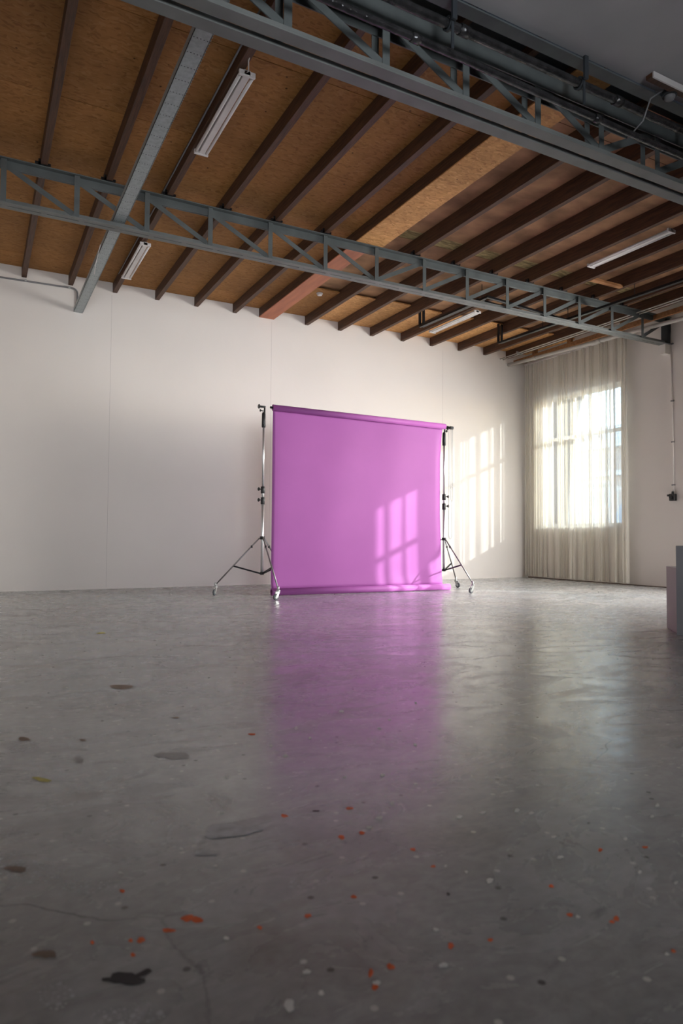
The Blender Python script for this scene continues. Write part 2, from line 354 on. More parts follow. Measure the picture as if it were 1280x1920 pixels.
# front bay ceiling, and an unseen slab added above the deck to block light
cg = MB().box(XL, YF, ZG, W, YE, ZG + 0.3).build('ceiling', M['ceil_grey']); struct(cg, 'grey plaster ceiling of the front bay', 'ceiling')
rf = MB().box(XL - 0.3, YE, ZTOP - 0.25, W + 0.3, D + 0.3, ZTOP).build('ceiling', M['joist']); struct(rf, 'unseen roof slab above the joists, added to block light', 'ceiling')

# boards of the deck: OSB on the left, brown boards on the right, a low OSB strip along the wall
JX = [-0.785, -0.167, 0.440, 1.037, 1.639, 2.247, 2.842, 3.457, 4.712, 5.334, 5.965, 6.607, 7.242, 7.881, 8.495, 9.06]
X7a, X7b = 3.90, 4.15
deck = bpy.data.objects.new('ceiling', None); col.objects.link(deck); deck.location = (4, 7, ZJ1); struct(deck, 'timber board ceiling over the dark joists', 'ceiling')
def panel(x0, y0, x1, y1, z, m, name='osb_panel', g=0.003, t=0.018):
    dz = R.uniform(0, 0.002)
    return MB().box(x0 + g, y0 + g, z + dz, x1 - g, y1 - g, z + t + dz).build(name, m, deck)
yrows = [D, 9.69, 8.47, 7.25, 6.03, 4.81, YE + 0.10]
edges = [XL] + [JX[i] + 0.03 for i in (1, 3, 5, 7)] + [X7a + 0.02]
edges2 = [XL] + [JX[i] + 0.03 for i in (0, 2, 4, 6)] + [X7a + 0.02]
for i in range(len(yrows) - 1):
    ee = edges if i % 2 else edges2
    for a, b in zip(ee[:-1], ee[1:]): panel(a, yrows[i + 1], b, yrows[i], ZJ1, M['osb'])
rx = [X7b - 0.02] + [x + 0.03 for x in JX[8:]] + [W]
ZR = 4.482
for a, b in zip(rx[:-1], rx[1:]):
    e = 8.93 + R.uniform(-0.04, 0.05)
    panel(a + 0.028, e, b - 0.028, D, ZJ1 + 0.004, M['osb_pale_lit'] if a > 4.5 else M['osb'])  # bays toward the window take the brighter copy, window glow painted in
for j, (a, b) in enumerate(zip(rx[:-1:2], rx[2::2] + [W])):
    for y0, y1 in ((YE + 0.1, 4.35), (4.35, 6.78), (7.0, 9.0), (9.0, D)):
        panel(a, y0, b, y1, ZR, M['board'], 'ceiling_board')
    panel(a, 6.78, b, 7.0, ZR + 0.004, M['board_strip'], 'insulation_strip')

# ------------------------------------------------------------------ joists
def joist(x, idx, z1=ZR, wd=0.062):
    o = MB().box(x, YE + 0.08, ZJ0, x + wd, D, z1 if x > 4 else ZJ1)
    return o.build('ceiling_joist', M['joist'], loc=(x + wd/2, 7, ZJ0), bevel=0.003)
def reloc(o, p): pass
for i, x in enumerate(JX):
    o = joist(x, i)
    if i < 8: lab = 'dark brown timber ceiling joist, %s to the left of the wide orange beam' % ordinal(7 - i)
    else: lab = 'dark brown timber ceiling joist, %s to the right of the wide orange beam' % ordinal(i - 8)
    tag(o, lab, 'joist', 'dark ceiling joists')
big = thing('box_beam', (3.98, 7.2, ZJ0), 'wide boxed ceiling beam with pale chipboard and orange-red underside', 'beam')
MB().box(X7a, YE + 0.08, ZJ0 + 0.012, X7a + 0.02, D, ZJ1).build('side_board', M['joist'], big)
MB().box(X7b - 0.02, YE + 0.08, ZJ0 + 0.012, X7b, D, ZR).build('side_board', M['joist'], big)
for a, b in ((YE + 0.08, 4.92), (4.923, 7.05)):
    tag(MB().box(X7a, a, ZJ0, X7b + 0.11, b, ZJ0 + 0.012).build('underside_board', M['osb_pale_lit'], big), 'pale chipboard underside')
tag(MB().box(X7a, 7.053, ZJ0, X7b + 0.005, D, ZJ0 + 0.012).build('underside_board', M['redwood'], big), 'orange-red plank underside')
# noggin between two joists and blocks above the white pipe
o = MB().box(7.30, 6.46, ZJ0 - 0.004, 7.885, 6.53, ZJ0 + 0.03).build('timber_noggin', M['rawwood'], loc=(7.6, 6.5, ZJ0)); tag(o, 'short orange timber batten nailed across two joists beside the long tube lamp', 'batten')
o = MB().box(9.26, YE + 0.1, 4.20, 9.30, D, 4.28).build('timber_plate', M['rawwood'], loc=(9.28, 7, 4.2)); tag(o, 'long timber rail above the white pipe at the window side', 'rail')
for k, y in enumerate((9.62, 8.75, 7.6, 6.1, 4.9)):
    o = MB().box(9.25, y - 0.045, 4.28, 9.31, y + 0.045, 4.44).build('timber_block', M['rawwood'], loc=(9.28, y, 4.28))
    tag(o, 'small upright timber block above the white pipe, %s from the back wall' % ordinal(k), 'block', 'timber blocks above the white pipe')

# ------------------------------------------------------------------ trusses
def truss(loc, label, posts, y0, y1, zb, zt, slit, topd, cleats, postw=0.05, legw=0.05):
    t = thing('roof_truss', loc, label, 'truss')
    ym = (y0 + y1)/2; hw = (y1 - y0 - slit)/2
    for k, (a, b) in enumerate(((y0, y0 + hw), (y1 - hw, y1))):
        # lower chord: two angles lying side by side
        mb = MB().box(XL, a, zb, W, b, zb + 0.012)
        yv = (a if slit > 0.02 else b - 0.010) if k == 0 else a
        mb.box(XL, yv, zb + 0.012, W, yv + 0.010, zb + (0.036 if slit > 0.02 else 0.062))
        mb.build('bottom_chord', M['chord'], t, bevel=0.002)
        mb = MB().box(XL, yv, zt - topd, W, yv + 0.010, zt - 0.010)
        mb.box(XL, a, zt - 0.010, W, b, zt)
        mb.build('top_chord', M['steel'], t, bevel=0.002)
    for i, x in enumerate(posts):
        if slit > 0.02:
            ws = ((y0 + 0.012, postw), (y1 - hw + 0.012, postw))
        else:
            ws = ((ym - 0.006 - 0.045, postw),)
        for yy, pw in ws:
            mb = MB().box(x - pw/2, yy, zb + 0.014, x + pw/2, yy + 0.006, zt - 0.012)
            mb.box(x + pw/2 - 0.006, yy + 0.006, zb + 0.014, x + pw/2, yy + 0.036, zt - 0.012)
            mb.build('post', M['steel'], t)
    c = min(range(len(posts)), key=lambda i: abs(posts[i] - 4.25))
    for i in range(len(posts) - 1):
        a, b = posts[i], posts[i + 1]
        ts, bs = ((a, b) if i < c else (b, a))
        dirn = 1 if bs > ts else -1
        yy = (y0 + 0.024) if slit > 0.02 else ym - 0.018
        MB().bar((ts + dirn*0.03, yy, zt - topd*0.75), (bs - dirn*0.03, yy, zb + 0.05), 0.008, legw, (0, 1, 0)).build('diagonal', M['steel'], t)
    for x in cleats:
        MB().box(x - 0.05, y0 - 0.02, zt, x + 0.09, y0 + 0.0, zt + 0.02).box(x - 0.02, y0 - 0.02, zt, x, y0 + 0.03, zt + 0.05).build('cleat', M['blackmetal'], t)
    return t
ft = truss((4.2, 7.05, 3.85), 'grey steel lattice truss nearer the back wall, below the joists', [-1.2, -0.55, 0.129, 0.773, 1.449, 2.115, 2.804, 3.494, 4.19, 4.89, 5.57, 6.254, 6.937, 7.616, 8.295, 8.97, 9.585],
           6.975, 7.115, 3.852, 4.288, 0.012, 0.085, [x for x in JX if x < 9])
mb = MB()
for i, x in enumerate([-0.9 + 0.34*k for k in range(31)]): mb.box(x, 7.036, 3.8515, x + 0.05, 7.054, 3.856)
tag(mb.build('packer_plate', M['chord'], ft), None, kind='stuff')
nt_ = truss((4.3, 3.84, 3.83), 'near large grey double steel truss crossing the top of the picture', [-1.1, -0.43, 0.245, 0.92, 1.595, 2.30, 2.963, 3.642, 4.32, 4.995, 5.67, 6.345, 7.02, 7.695, 8.37, 9.04, 9.6],
            3.72, 3.96, 3.83, 4.288, 0.045, 0.13, [], postw=0.055, legw=0.06)
MB().box(9.54, 6.985, 3.86, 9.62, 7.10, 4.26).build('end_post', M['darksteel'], ft)
MB().box(9.50, 7.00, 3.70, 9.63, 7.10, 3.852).build('truss_bearing', M['wall'], ft)
# steel beam along the edge of the grey ceiling
sb = thing('edge_beam', (4, 3.5, 4.25), 'dark blue-grey steel beam along the edge of the grey ceiling', 'beam')
MB().box(XL, YE, 4.25, W, YE + 0.095, 4.262).build('flange', M['steel'], sb)
MB().box(XL, YE + 0.085, 4.262, W, YE + 0.095, 4.62).build('web', M['darksteel'], sb)
MB().box(XL, YE + 0.095, 4.36, W, 3.72, 4.37).build('shadow_gap_sheet', M['darksteel'], sb)  # dark sheet standing in for the black shadow gap above the truss
# pipes and their hangers in front of the near truss
def pipe_thing(name, pts, r, m, label, cat, n=14, joints=(), jm=None):
    t = thing(name, pts[0], label, cat)
    MB().tube(pts, r, n).build('tube', m, t)
    for p, q in joints: MB().tube([p, q], r*1.25, n).build('joint', jm or m, t)
    return t
def lerp(a, b, t): return tuple(a[i] + (b[i] - a[i])*t for i in range(3))
p0, p1 = (XL, 3.5, 4.145), (W, 3.5, 4.06)
pts = [lerp(p0, p1, k/30) for k in range(31)]
pts = [(x, y + R.uniform(-.003, .003), z + R.uniform(-.004, .004)) for x, y, z in pts]
pipe_thing('heating_pipe', pts, 0.030, M['gloss_pipe'], 'shiny dark heating pipe running along the near truss, the upper one', 'pipe', joints=[(lerp(p0, p1, q), lerp(p0, p1, q + 0.007)) for q in (0.365, 0.5, 0.62)])
p0, p1 = (XL, 3.5, 3.985), (W, 3.5, 3.80)
pts = [lerp(p0, p1, k/30) for k in range(31)]
pts = [(x, y + R.uniform(-.003, .003), z + R.uniform(-.004, .004)) for x, y, z in pts]
pipe_thing('heating_pipe', pts, 0.024, M['gloss_pipe'], 'shiny dark heating pipe running along the near truss, the lower one', 'pipe', joints=[(lerp(p0, p1, q), lerp(p0, p1, q + 0.006)) for q in (0.33, 0.48, 0.6)])
for k, x in enumerate((2.63, 3.82, 5.1)):
    t = thing('pipe_hanger', (x, 3.44, 4.25), ['dark strut hanger holding the shiny pipes at the top edge of the picture', 'dark strut hanger holding the shiny pipes, in front of the grey ceiling edge', 'dark strut hanger at the right end of the shiny pipes'][k], 'hanger', 'pipe hangers')
    MB().box(x - 0.018, 3.425, 4.10, x + 0.018, 3.447, 4.30).build('strut', M['darksteel'], t, bevel=0.003)
    MB().hollow((x - 0.012, 3.5, 4.145 - (x + 1.25)*0.0078), (x + 0.012, 3.5, 4.145 - (x + 1.25)*0.0078), 0.046, 0.036).build('clamp', M['darksteel'], t)
    MB().box(x - 0.01, 3.45, 3.92, x + 0.01, 3.458, 4.10).build('drop_strap', M['darksteel'], t)
# fitting at the right of the grey ceiling
t = thing('ceiling_batten', (4.8, 3.33, 4.25), 'short white edged timber channel on the grey ceiling, upper right corner', 'batten')
MB().box(4.385, 3.30, 4.222, 5.6, 3.312, 4.268).build('edge_strip', M['white'], t)
MB().box(4.385, 3.312, 4.235, 5.6, 3.37, 4.268).build('batten_body', M['joist'], t)
t = thing('round_ceiling_lamp', (4.70, 3.40, 4.2), 'small round grey bulkhead lamp with cable by the shiny pipes', 'lamp')
MB().tube([(4.70, 3.40, 4.27), (4.70, 3.40, 4.23)], 0.055, 20).build('base', M['darksteel'], t)
MB().sphere((4.70, 3.40, 4.225), 0.042, 16, 10, 0.8).build('glass_dome', M['pipe_grey'], t)
MB().tube([(4.62, 3.40, 4.25), (4.5, 3.42, 4.16), (4.44, 3.44, 3.98), (4.45, 3.60, 3.92)], 0.006, 8).build('cable', M['pipe_grey'], t)
# timber pegs seen behind the near truss
for k, x in enumerate((1.36, 2.03, 3.46, 4.76, 5.35)):
    o = MB().tube([(x, 3.93, 3.905), (x + 0.09, 4.02, 3.935)], 0.012, 10).build('wooden_peg', M['rawwood'], loc=(x, 3.95, 3.9))
    tag(o, 'small pale wooden peg lying on the near truss chord, %s from the left' % ordinal(k), 'peg', 'wooden pegs on the near truss')

# galvanised tray between the joists
gx, gw, gz = 1.115, 0.117, 3.918
t = thing('metal_channel', (gx, 7, gz), 'long galvanised steel channel with rows of holes running to the back wall', 'channel')
MB().box(gx, 3.6, gz, gx + gw, D, gz + 0.004).box(gx, 3.6, gz, gx + 0.004, D, gz + 0.055).box(gx + gw - 0.004, 3.6, gz, gx + gw, D, gz + 0.055).build('channel_body', M['galv'], t)
mb = MB(); y = 3.7
while y < 10.1:
    for k in range(5):
        cx = gx + 0.014 + k*(gw - 0.028)/4; mb.box(cx - 0.004, y - 0.003, gz - 0.0006, cx + 0.004, y + 0.003, gz + 0.0002)
    y += 0.15
tag(mb.build('punched_hole', M['blackmetal'], t), None, kind='stuff')
mb = MB(); y = 3.62
while y < 10.15:
    mb.box(gx + gw, y, gz, gx + gw + 0.005, y + 0.014, gz + 0.004); y += 0.03
tag(mb.build('toothed_edge', M['galv'], t), None, kind='stuff')
o = MB().tube([(1.10, 7.7, 3.93), (1.105, 7.9, 3.90), (1.10, 8.05, 3.82), (1.098, 8.1, 3.74)], 0.004, 8).build('cable_tie_end', M['white'], loc=(1.1, 7.9, 3.8)); tag(o, 'thin loose white cord hanging from the galvanised channel', 'cord')

# ------------------------------------------------------------------ tube lamps
def tube_lamp(x, y0, y1, z, label, n_tubes=2, wide=0.130, cord=False, far=False):
    ym = (y0 + y1)/2; zc = z
    t = thing('tube_lamp', (x, ym, zc), label, 'lamp', 'twin tube ceiling lamps')
    mb = MB().box(x - 0.026, y0, zc - 0.040, x + 0.026, y1, zc)
    mb.build('housing', M['white'], t, bevel=0.004)
    for s in (-1, 1):
        MB().tube([(x + s*wide/2*0.77, y0 + 0.018, zc - 0.030), (x + s*wide/2*0.77, y1 - 0.018, zc - 0.026)], 0.0135, 14).build('tube', M['tube'], t)
    for yy, sgn in ((y0, 1), (y1, -1)):
        MB().box(x - wide/2, min(yy, yy + sgn*0.022), zc - 0.046, x + wide/2, max(yy, yy + sgn*0.022), zc - 0.006).build('end_holder', M['white'], t, bevel=0.003)
    for q in (0.1, 0.25, 0.45, 0.47, 0.72, 0.85): MB().tube([(x, y0 + (y1 - y0)*q, zc - 0.0395), (x, y0 + (y1 - y0)*q, zc - 0.0365)], 0.004, 8).build('screw', M['rust'], t)
    if cord: MB().tube([(x - 0.01, y0 + 0.01, zc - 0.02), (x - 0.005, y0 - 0.03, zc - 0.03), (x - 0.03, y0 - 0.10, zc - 0.0), (x - 0.045, y0 - 0.28, zc + 0.04)], 0.005, 8).build('cord', M['pipe_white'], t)
    return t
tube_lamp(1.716, 4.78, 6.01, 4.289, 'white twin tube lamp at upper left, nearest to the near truss', cord=True)
tube_lamp(1.69, 8.22, 9.44, 4.289, 'white twin tube lamp at left, behind the far truss near the back wall')
tube_lamp(6.86, 4.95, 6.12, 4.289, 'white twin tube lamp under the joists at the right edge')
tube_lamp(6.73, 8.20, 9.40, 4.289, 'white twin tube lamp by the black rails, near the back wall')

# ------------------------------------------------------------------ black suspended rails
t = thing('suspended_rail', (7.8, 7.5, 4.1), 'black double metal curtain rail loop hung below the joists at right', 'rail')
def rail(p, q): 
    a, b = Vector(p), Vector(q)
    return MB().bar(a, b, 0.038, 0.034).build('rail_bar', M['blackmetal'], t, bevel=0.003)
rail((7.77, 8.92, 4.10), (7.96, 4.3, 4.10)); rail((7.84, 8.92, 4.12), (8.03, 4.3, 4.12))
rail((6.08, 8.82, 4.10), (6.14, 7.30, 4.10)); rail((6.15, 8.82, 4.12), (6.21, 7.42, 4.12))
rail((6.12, 7.27, 4.10), (7.83, 7.47, 4.10)); rail((6.12, 7.47, 4.12), (7.83, 7.67, 4.12))
for x, y in ((7.77, 8.92), (7.84, 8.92), (6.08, 8.82), (6.15, 8.82)):
    MB().box(x - 0.016, y - 0.016, 4.10, x + 0.016, y + 0.016, 4.43).build('drop_bar', M['blackmetal'], t)
for x, y in ((7.84, 7.95), (7.92, 6.3), (7.97, 5.1), (7.86, 7.45), (6.15, 7.4)):
    MB().tube([(x, y, 4.12), (x, y, 4.32)], 0.005, 8).build('hanger_rod', M['blackmetal'], t)
# white pipes by the window side
for k, (x, z, r) in enumerate(((8.93, 4.262, 0.011), (8.86, 4.268, 0.010))):
    t = pipe_thing('thin_pipe', [(x + 0.06, D, z), (x + 0.03, 8.2, z - 0.01), (x, 6.3, z - 0.02), (x, YE + 0.2, z - 0.03)], r, M['pipe_white'], ['thin white pipe under the last joist, the one nearer the window', 'thin white pipe under the last joist, the one farther from the window'][k], 'pipe')
mb = thing('pipe_clip', (8.9, 9.3, 4.24), 'small clip holding both thin white pipes near the back wall', 'clip')
MB().box(8.86, 9.66, 4.235, 9.0, 9.68, 4.285).build('clip_body', M['zinc'], mb)
t = pipe_thing('drain_pipe', [(9.13, D, 4.175), (9.12, 8.3, 4.10), (9.11, 6.4, 4.03), (9.1, YE + 0.6, 3.96)], 0.033, M['pipe_white'], 'thick off-white pipe running above the curtain toward the back wall', 'pipe',
               joints=[((9.127, 9.5, 4.147), (9.127, 9.42, 4.144)), ((9.118, 8.0, 4.089), (9.118, 7.92, 4.086))])
# conduit down the side wall with its switch
t = thing('wall_conduit', (W, 6.97, 1.5), 'thin white conduit running down the side wall to the black switch', 'conduit')
MB().tube([(W - 0.014, 7.0, 4.27), (W - 0.014, 6.985, 3.5), (W - 0.014, 6.965, 2.2), (W - 0.014, 6.965, 1.50)], 0.011, 12).build('tube', M['wall'], t)
for z in (3.86, 2.95, 2.3, 1.62):
    MB().box(W - 0.03, 6.945, z - 0.01, W, 6.99, z + 0.01).build('clip', M['pipe_grey'], t)
t = thing('wall_socket', (W, 6.965, 1.42), 'small black industrial socket on the side wall below the white conduit', 'socket')
MB().box(W - 0.07, 6.92, 1.37, W, 7.01, 1.48).build('body', M['black'], t, bevel=0.008)
MB().tube([(W - 0.04, 6.965, 1.48), (W - 0.035, 6.965, 1.515)], 0.018, 12).build('gland', M['black'], t)
MB().tube([(W - 0.07, 6.965, 1.425), (W - 0.095, 6.965, 1.42)], 0.026, 16).build('cover', M['blackmetal'], t)
MB().box(W - 0.08, 7.01, 1.44, W - 0.03, 7.035, 1.47).build('latch', M['black'], t)
# conduit at the left of the back wall
t = thing('wall_conduit', (0.5, D, 4.24), 'grey bent conduit along the top left of the back wall', 'conduit')
arc = [(1.09 + 0.07*math.sin(a), D - 0.016, 4.181 + 0.07*math.cos(a)) for a in [PI/2*k/6 for k in range(7)]]
MB().tube([(XL, D - 0.016, 4.225), (0.4, D - 0.016, 4.24), (1.04, D - 0.016, 4.251)] + arc + [(1.162, D - 0.016, 4.0)], 0.012, 12).build('tube', M['pipe_grey'], t)
for x in (0.49, 1.05): MB().box(x - 0.012, D - 0.032, 4.236, x + 0.012, D, 4.268).build('clip', M['zinc'], t)
# smoke detector on the low OSB strip
t = thing('smoke_detector', (4.45, 9.06, ZJ1), 'small white round smoke detector on the ceiling beside the orange beam', 'detector')
MB().tube([(4.45, 9.10, ZJ1 + 0.004), (4.45, 9.10, ZJ1 - 0.012)], 0.048, 20).build('base', M['white'], t)
MB().tube([(4.45, 9.10, ZJ1 - 0.012), (4.45, 9.10, ZJ1 - 0.032), (4.45, 9.10, ZJ1 - 0.038)], [0.042, 0.036, 0.02], 20).build('cover', M['white'], t)
# cable running along the third joist
o = MB().tube([(1.615, YE + 0.2, 4.36), (1.615, 7, 4.34), (1.62, 9.6, 4.36)], 0.007, 8).build('joist_cable', M['pipe_grey'], loc=(1.615, 7, 4.35)); tag(o, 'grey cable along the joist that carries the left tube lamps', 'cable')

# ------------------------------------------------------------------ windows
def window(i, a, b):
    WZ0 = WS[i - 1]
    fr = bpy.data.objects.new('window_%d' % i, None); col.objects.link(fr); fr.location = (W + 0.2, (a + b)/2, WZ0)
    struct(fr, ['tall steel window behind the sheer curtain by the corner', 'tall window in the side wall beyond the right edge of the picture', 'tall window in the side wall beside the camera'][i - 1], 'window')
    x0, x1 = W + 0.17, W + 0.23; w_ = 0.05
    MB().box(x0, a, WZ0, x1, a + w_, WZ1).box(x0, b - w_, WZ0, x1, b, WZ1).box(x0, a + w_, WZ0, x1, b - w_, WZ0 + w_).box(x0, a + w_, WZ1 - w_, x1, b - w_, WZ1).build('window_frame', M['frame'], fr, bevel=0.004)
    MB().box(W - 0.02, a - 0.03, WZ0 - 0.03, W + 0.17, b + 0.03, WZ0).build('window_sill', M['frame'], fr, bevel=0.006)
    zt = 2.68
    MB().box(x0, a + w_, zt - 0.03, x1, b - w_, zt + 0.03).build('transom', M['frame'], fr)
    ms = [(8.326, 8.79, 9.144, 9.50), (4.40, 4.82, 5.24)][i - 1]
    for y in ms: MB().box(x0, y - 0.017, WZ0 + w_, x1, y + 0.017, zt - 0.03).box(x0, y - 0.017, zt + 0.03, x1, y + 0.017, WZ1 - w_).build('mullion', M['frame'], fr)
    yy = [a + w_] + list(ms) + [b - w_]
    for p, q in zip(yy[:-1], yy[1:]):
        for z0, z1 in ((WZ0 + w_, zt - 0.03), (zt + 0.03, WZ1 - w_)):
            MB().box(W + 0.198, p + 0.017, z0, W + 0.202, q - 0.017, z1).build('window_pane', M['glass'], fr)
    mb = MB(); y = a + 0.05
    while y < b: mb.box(W + 0.245, y - 0.002, WZ0, W + 0.249, y + 0.002, WZ1); y += 0.075
    z = WZ0 + 0.05
    while z < WZ1: mb.box(W + 0.249, a, z - 0.002, W + 0.253, b, z + 0.002); z += 0.075
    tag(mb.build('wire_grille', M['darksteel'], fr), 'wire security grille outside the glass', kind='stuff')
for i, (a, b) in enumerate(WINS): window(i + 1, a, b)

def curtain(name, y0, y1, flats, xc, amp, lam, ztop, label, seed, zbot=0.035, gaps=False):
    rr = random.Random(seed); path = []      # (x offset, y, fullness)
    y = y0
    zones = sorted(flats) + [(y1, y1)]
    for a, b in zones:
        # pleats up to a
        L = a - y
        if L > 0.012:
            n = max(2, round(L/lam)); 
            for k in range(n):
                A = min(amp*rr.uniform(0.7, 1.3), 0.85*L); l = L/n; sk = rr.uniform(-0.15, 0.15)*l
                for q in range(8):
                    th = 2*PI*q/8
                    path.append((A*(1 - math.cos(th))/2, y + l*(k + q/8) + 0.22*l*math.sin(2*th)*0.8 + sk*math.sin(th), A))
        for q in range(4):
            if b > a: path.append((0.004*math.sin(q*2.1 + seed), a + (b - a)*q/3.0001, amp))
        y = b
    path.append((0, y1, amp))
    rows = 14; mb = MB()
    for j in range(rows + 1):
        v = j/rows; z = ztop + (zbot - ztop)*v
        for i, (xo, yy, A) in enumerate(path):
            sway = 0.012*math.sin(v*2.4 + yy*3.1) + 0.02*v*math.sin(yy*7.3 + seed)
            k = 0.75 + 0.45*v
            mb.v.append(Vector((xc - xo*k + sway*0.6, yy + 0.01*v*math.sin(yy*9 + seed)*(1 if 0 < i < len(path) - 1 else 0), z)))
    n = len(path)
    for j in range(rows):
        for i in range(n - 1):
            if gaps and any(a - 0.002 <= path[i][1] and path[i + 1][1] <= b + 0.004 and ((j < 8 and a < 5.45) or (a > 5.45 and j >= 7)) for a, b in flats): continue
            mb.f.append([j*n + i, j*n + i + 1, (j + 1)*n + i + 1, (j + 1)*n + i]); mb.sm.append(True)
    t = thing(name, (xc, (y0 + y1)/2, zbot), label, 'curtain')
    c = mb.build('curtain_fabric', M['drape'] if gaps else M['sheer'], t)
    MB().box(xc - 0.035, y0 - 0.03, ztop, xc + 0.012, y1 + 0.02, ztop + 0.035).build('curtain_rail', M['white'], t, bevel=0.004)
    return t
ZC = 4.19
curtain('sheer_curtain', 7.735, 10.13, [(7.86, 7.95), (8.02, 8.13), (8.18, 8.22), (8.33, 8.47), (8.55, 8.64), (8.70, 8.82), (8.95, 9.045), (9.08, 9.11), (9.27, 9.40), (9.44, 9.56), (9.605, 9.655), (9.765, 9.80), (9.9, 9.95)],
        W - 0.10, 0.052, 0.055, ZC, 'floor-length cream sheer curtain over the corner window', 3)
curtain('sheer_curtain', 3.66, 5.75, [(4.935, 5.010), (5.066, 5.215), (5.256, 5.385), (5.50, 5.70)], W - 0.11, 0.015, 0.03, ZC, 'unseen cream drapes over the window beyond the right edge, gaps cut to shape the sun strips', 5, gaps=True)  # added out of view; openings placed where the sun strips should pass

# ------------------------------------------------------------------ outside
og = MB().box(W + 0.3, -30, -0.3, W + 60, 50, -0.02).build('outdoor_ground', M['outground']); struct(og, 'pale paving outside the window', 'ground')
bx = W + 10
t = thing('neighbour_building', (bx, 14, 0), 'brick neighbouring building with white gables seen through the curtain', 'building')
MB().box(bx, 6, 0, bx + 6, 26, 4.0).build('brick_wall', M['brick'], t)
mb = MB(); mb.quadbox([(bx - 0.2, 6, 4.0), (bx + 6, 6, 4.0), (bx + 6, 26, 4.0), (bx - 0.2, 26, 4.0), (bx - 0.2, 6, 4.25), (bx + 6, 6, 6.0), (bx + 6, 26, 6.0), (bx - 0.2, 26, 4.25)]); mb.build('roof', M['outwhite'], t)
MB().box(bx - 0.25, 6, 3.0, bx, 26, 3.15).build('white_band', M['outwhite'], t)
for k in range(8):
    y = 7.5 + 2.3*k
    f = MB().box(bx - 0.06, y, 1.9, bx, y + 1.3, 2.85).build('building_window', M['outwhite'], t)
    MB().box(bx - 0.08, y + 0.08, 1.98, bx - 0.06, y + 1.22, 2.77).build('pane', M['outdark'], f)
t = thing('bar_fence', (W + 5.5, 12, 0), 'pale vertical bar fence outside the window', 'fence')
for z in (0.2, 1.0, 2.1): MB().box(W + 5.48, 4, z, W + 5.52, 22, z + 0.05).build('rail', M['outwhite'], t)
bar0 = None
for k in range(72):
    y = 4.1 + 0.25*k
    if bar0 is None: bar0 = MB().box(W + 5.49, y, 0.1, W + 5.51, y + 0.03, 2.2).build('bar', M['outwhite'], t)
    else:
        c = bar0.copy(); c.location.y += 0.25*k; col.objects.link(c)
t = thing('parked_van', (W + 7.6, 12.2, 0), 'blue-grey van parked outside, faint through the curtain', 'van')
mb = MB().quadbox([(W + 6.7, 10.2, 0.35), (W + 8.5, 10.2, 0.35), (W + 8.5, 14.6, 0.35), (W + 6.7, 14.6, 0.35), (W + 6.85, 10.3, 1.95), (W + 8.35, 10.3, 1.95), (W + 8.35, 13.6, 1.95), (W + 6.85, 13.6, 1.95)]).build('van_body', M['van'], t, bevel=0.12)
MB().box(W + 6.68, 10.7, 1.3, W + 6.78, 13.2, 1.75).build('van_window', M['outdark'], t)
for y in (11.0, 13.8):
    for x in (W + 6.7, W + 8.3): MB().tube([(x, y, 0.35), (x + 0.2, y, 0.35)], 0.33, 20).build('wheel', M['black'], t)

# ------------------------------------------------------------------ backdrop
A0 = Vector((3.365, 8.27, 0)); A1 = Vector((6.075, 8.13, 0)); ax = (A1 - A0).normalized(); nrm = Vector((ax.y, -ax.x, 0))   # nrm points to the camera side
bt = thing('paper_backdrop', (4.7, 8.2, 0), 'purple paper photo backdrop hung between two chrome stands', 'backdrop')
RL = 0.041; zr = 2.435
def ap(s, z, d=0.0):   # s along, d toward camera
    return A0 + ax*s + nrm*d + Vector((0, 0, z))
LB = (A1 - A0).length
topL, topR = 0.0, LB - 0.03
zl, zrr = 2.452, 2.405
MB().hollow(ap(topL, zl, 0.02), ap(topR, zrr, 0.02), RL, 0.026, 28).build('top_roll', M['purple'], bt)
MB().tube([ap(topL - 0.035, zl, 0.02), ap(topR + 0.03, zrr, 0.02)], 0.014, 14).build('core_bar', M['blackmetal'], bt)
mb = MB(); nx, nz = 60, 40; zb_ = 0.075
for j in range(nz + 1):
    v = j/nz
    for i in range(nx + 1):
        u = i/nx
        s = 0.012 + (LB - 0.075)*u
        zt_ = zl + (zrr - zl)*u
        z = zt_ - 0.005 + (zb_ - zt_)*v
        d = 0.02 - RL*0.55 + 0.012*math.sin(PI*v)*math.sin(u*5 + 0.6) + 0.004*math.sin(u*19 + v*3)
        e = max(0, (u - 0.965)/0.035); d -= (0.055*e**1.3)*min(1, v*5)*min(1, (1 - v)*2.2)
        e = max(0, (0.03 - u)/0.03); d -= (0.012*e)*min(1, v*5)
        e = math.exp(-((u - 0.93)/0.035)**2 - ((v - 0.94)/0.05)**2); d += 0.006*e
        s -= 0.025*max(0, (u - 0.5)*2)*0
        q = max(0, (v - 0.93)/0.07); d = d*(1 - q) + 0.012*q if q else d
        mb.v.append(ap(s, z, d))
for j in range(nz):
    for i in range(nx):
        a = j*(nx + 1) + i; mb.f.append([a, a + 1, a + nx + 2, a + nx + 1]); mb.sm.append(True)
pp = mb.build('paper_sheet', M['purple'], bt)
so = pp.modifiers.new('thick', 'SOLIDIFY'); so.thickness = 0.0006
RB = 0.046
MB().hollow(ap(-0.005, RB + 0.001, 0.062), ap(LB + 0.02, RB + 0.001, 0.062), RB, 0.036, 32).build('bottom_roll', M['purple'], bt)
tag(MB().hollow(ap(0.0, RB + 0.001, 0.062), ap(LB + 0.015, RB + 0.001, 0.062), 0.0358, 0.031, 24).build('cardboard_core', M['core'], bt), 'dark open tube core')

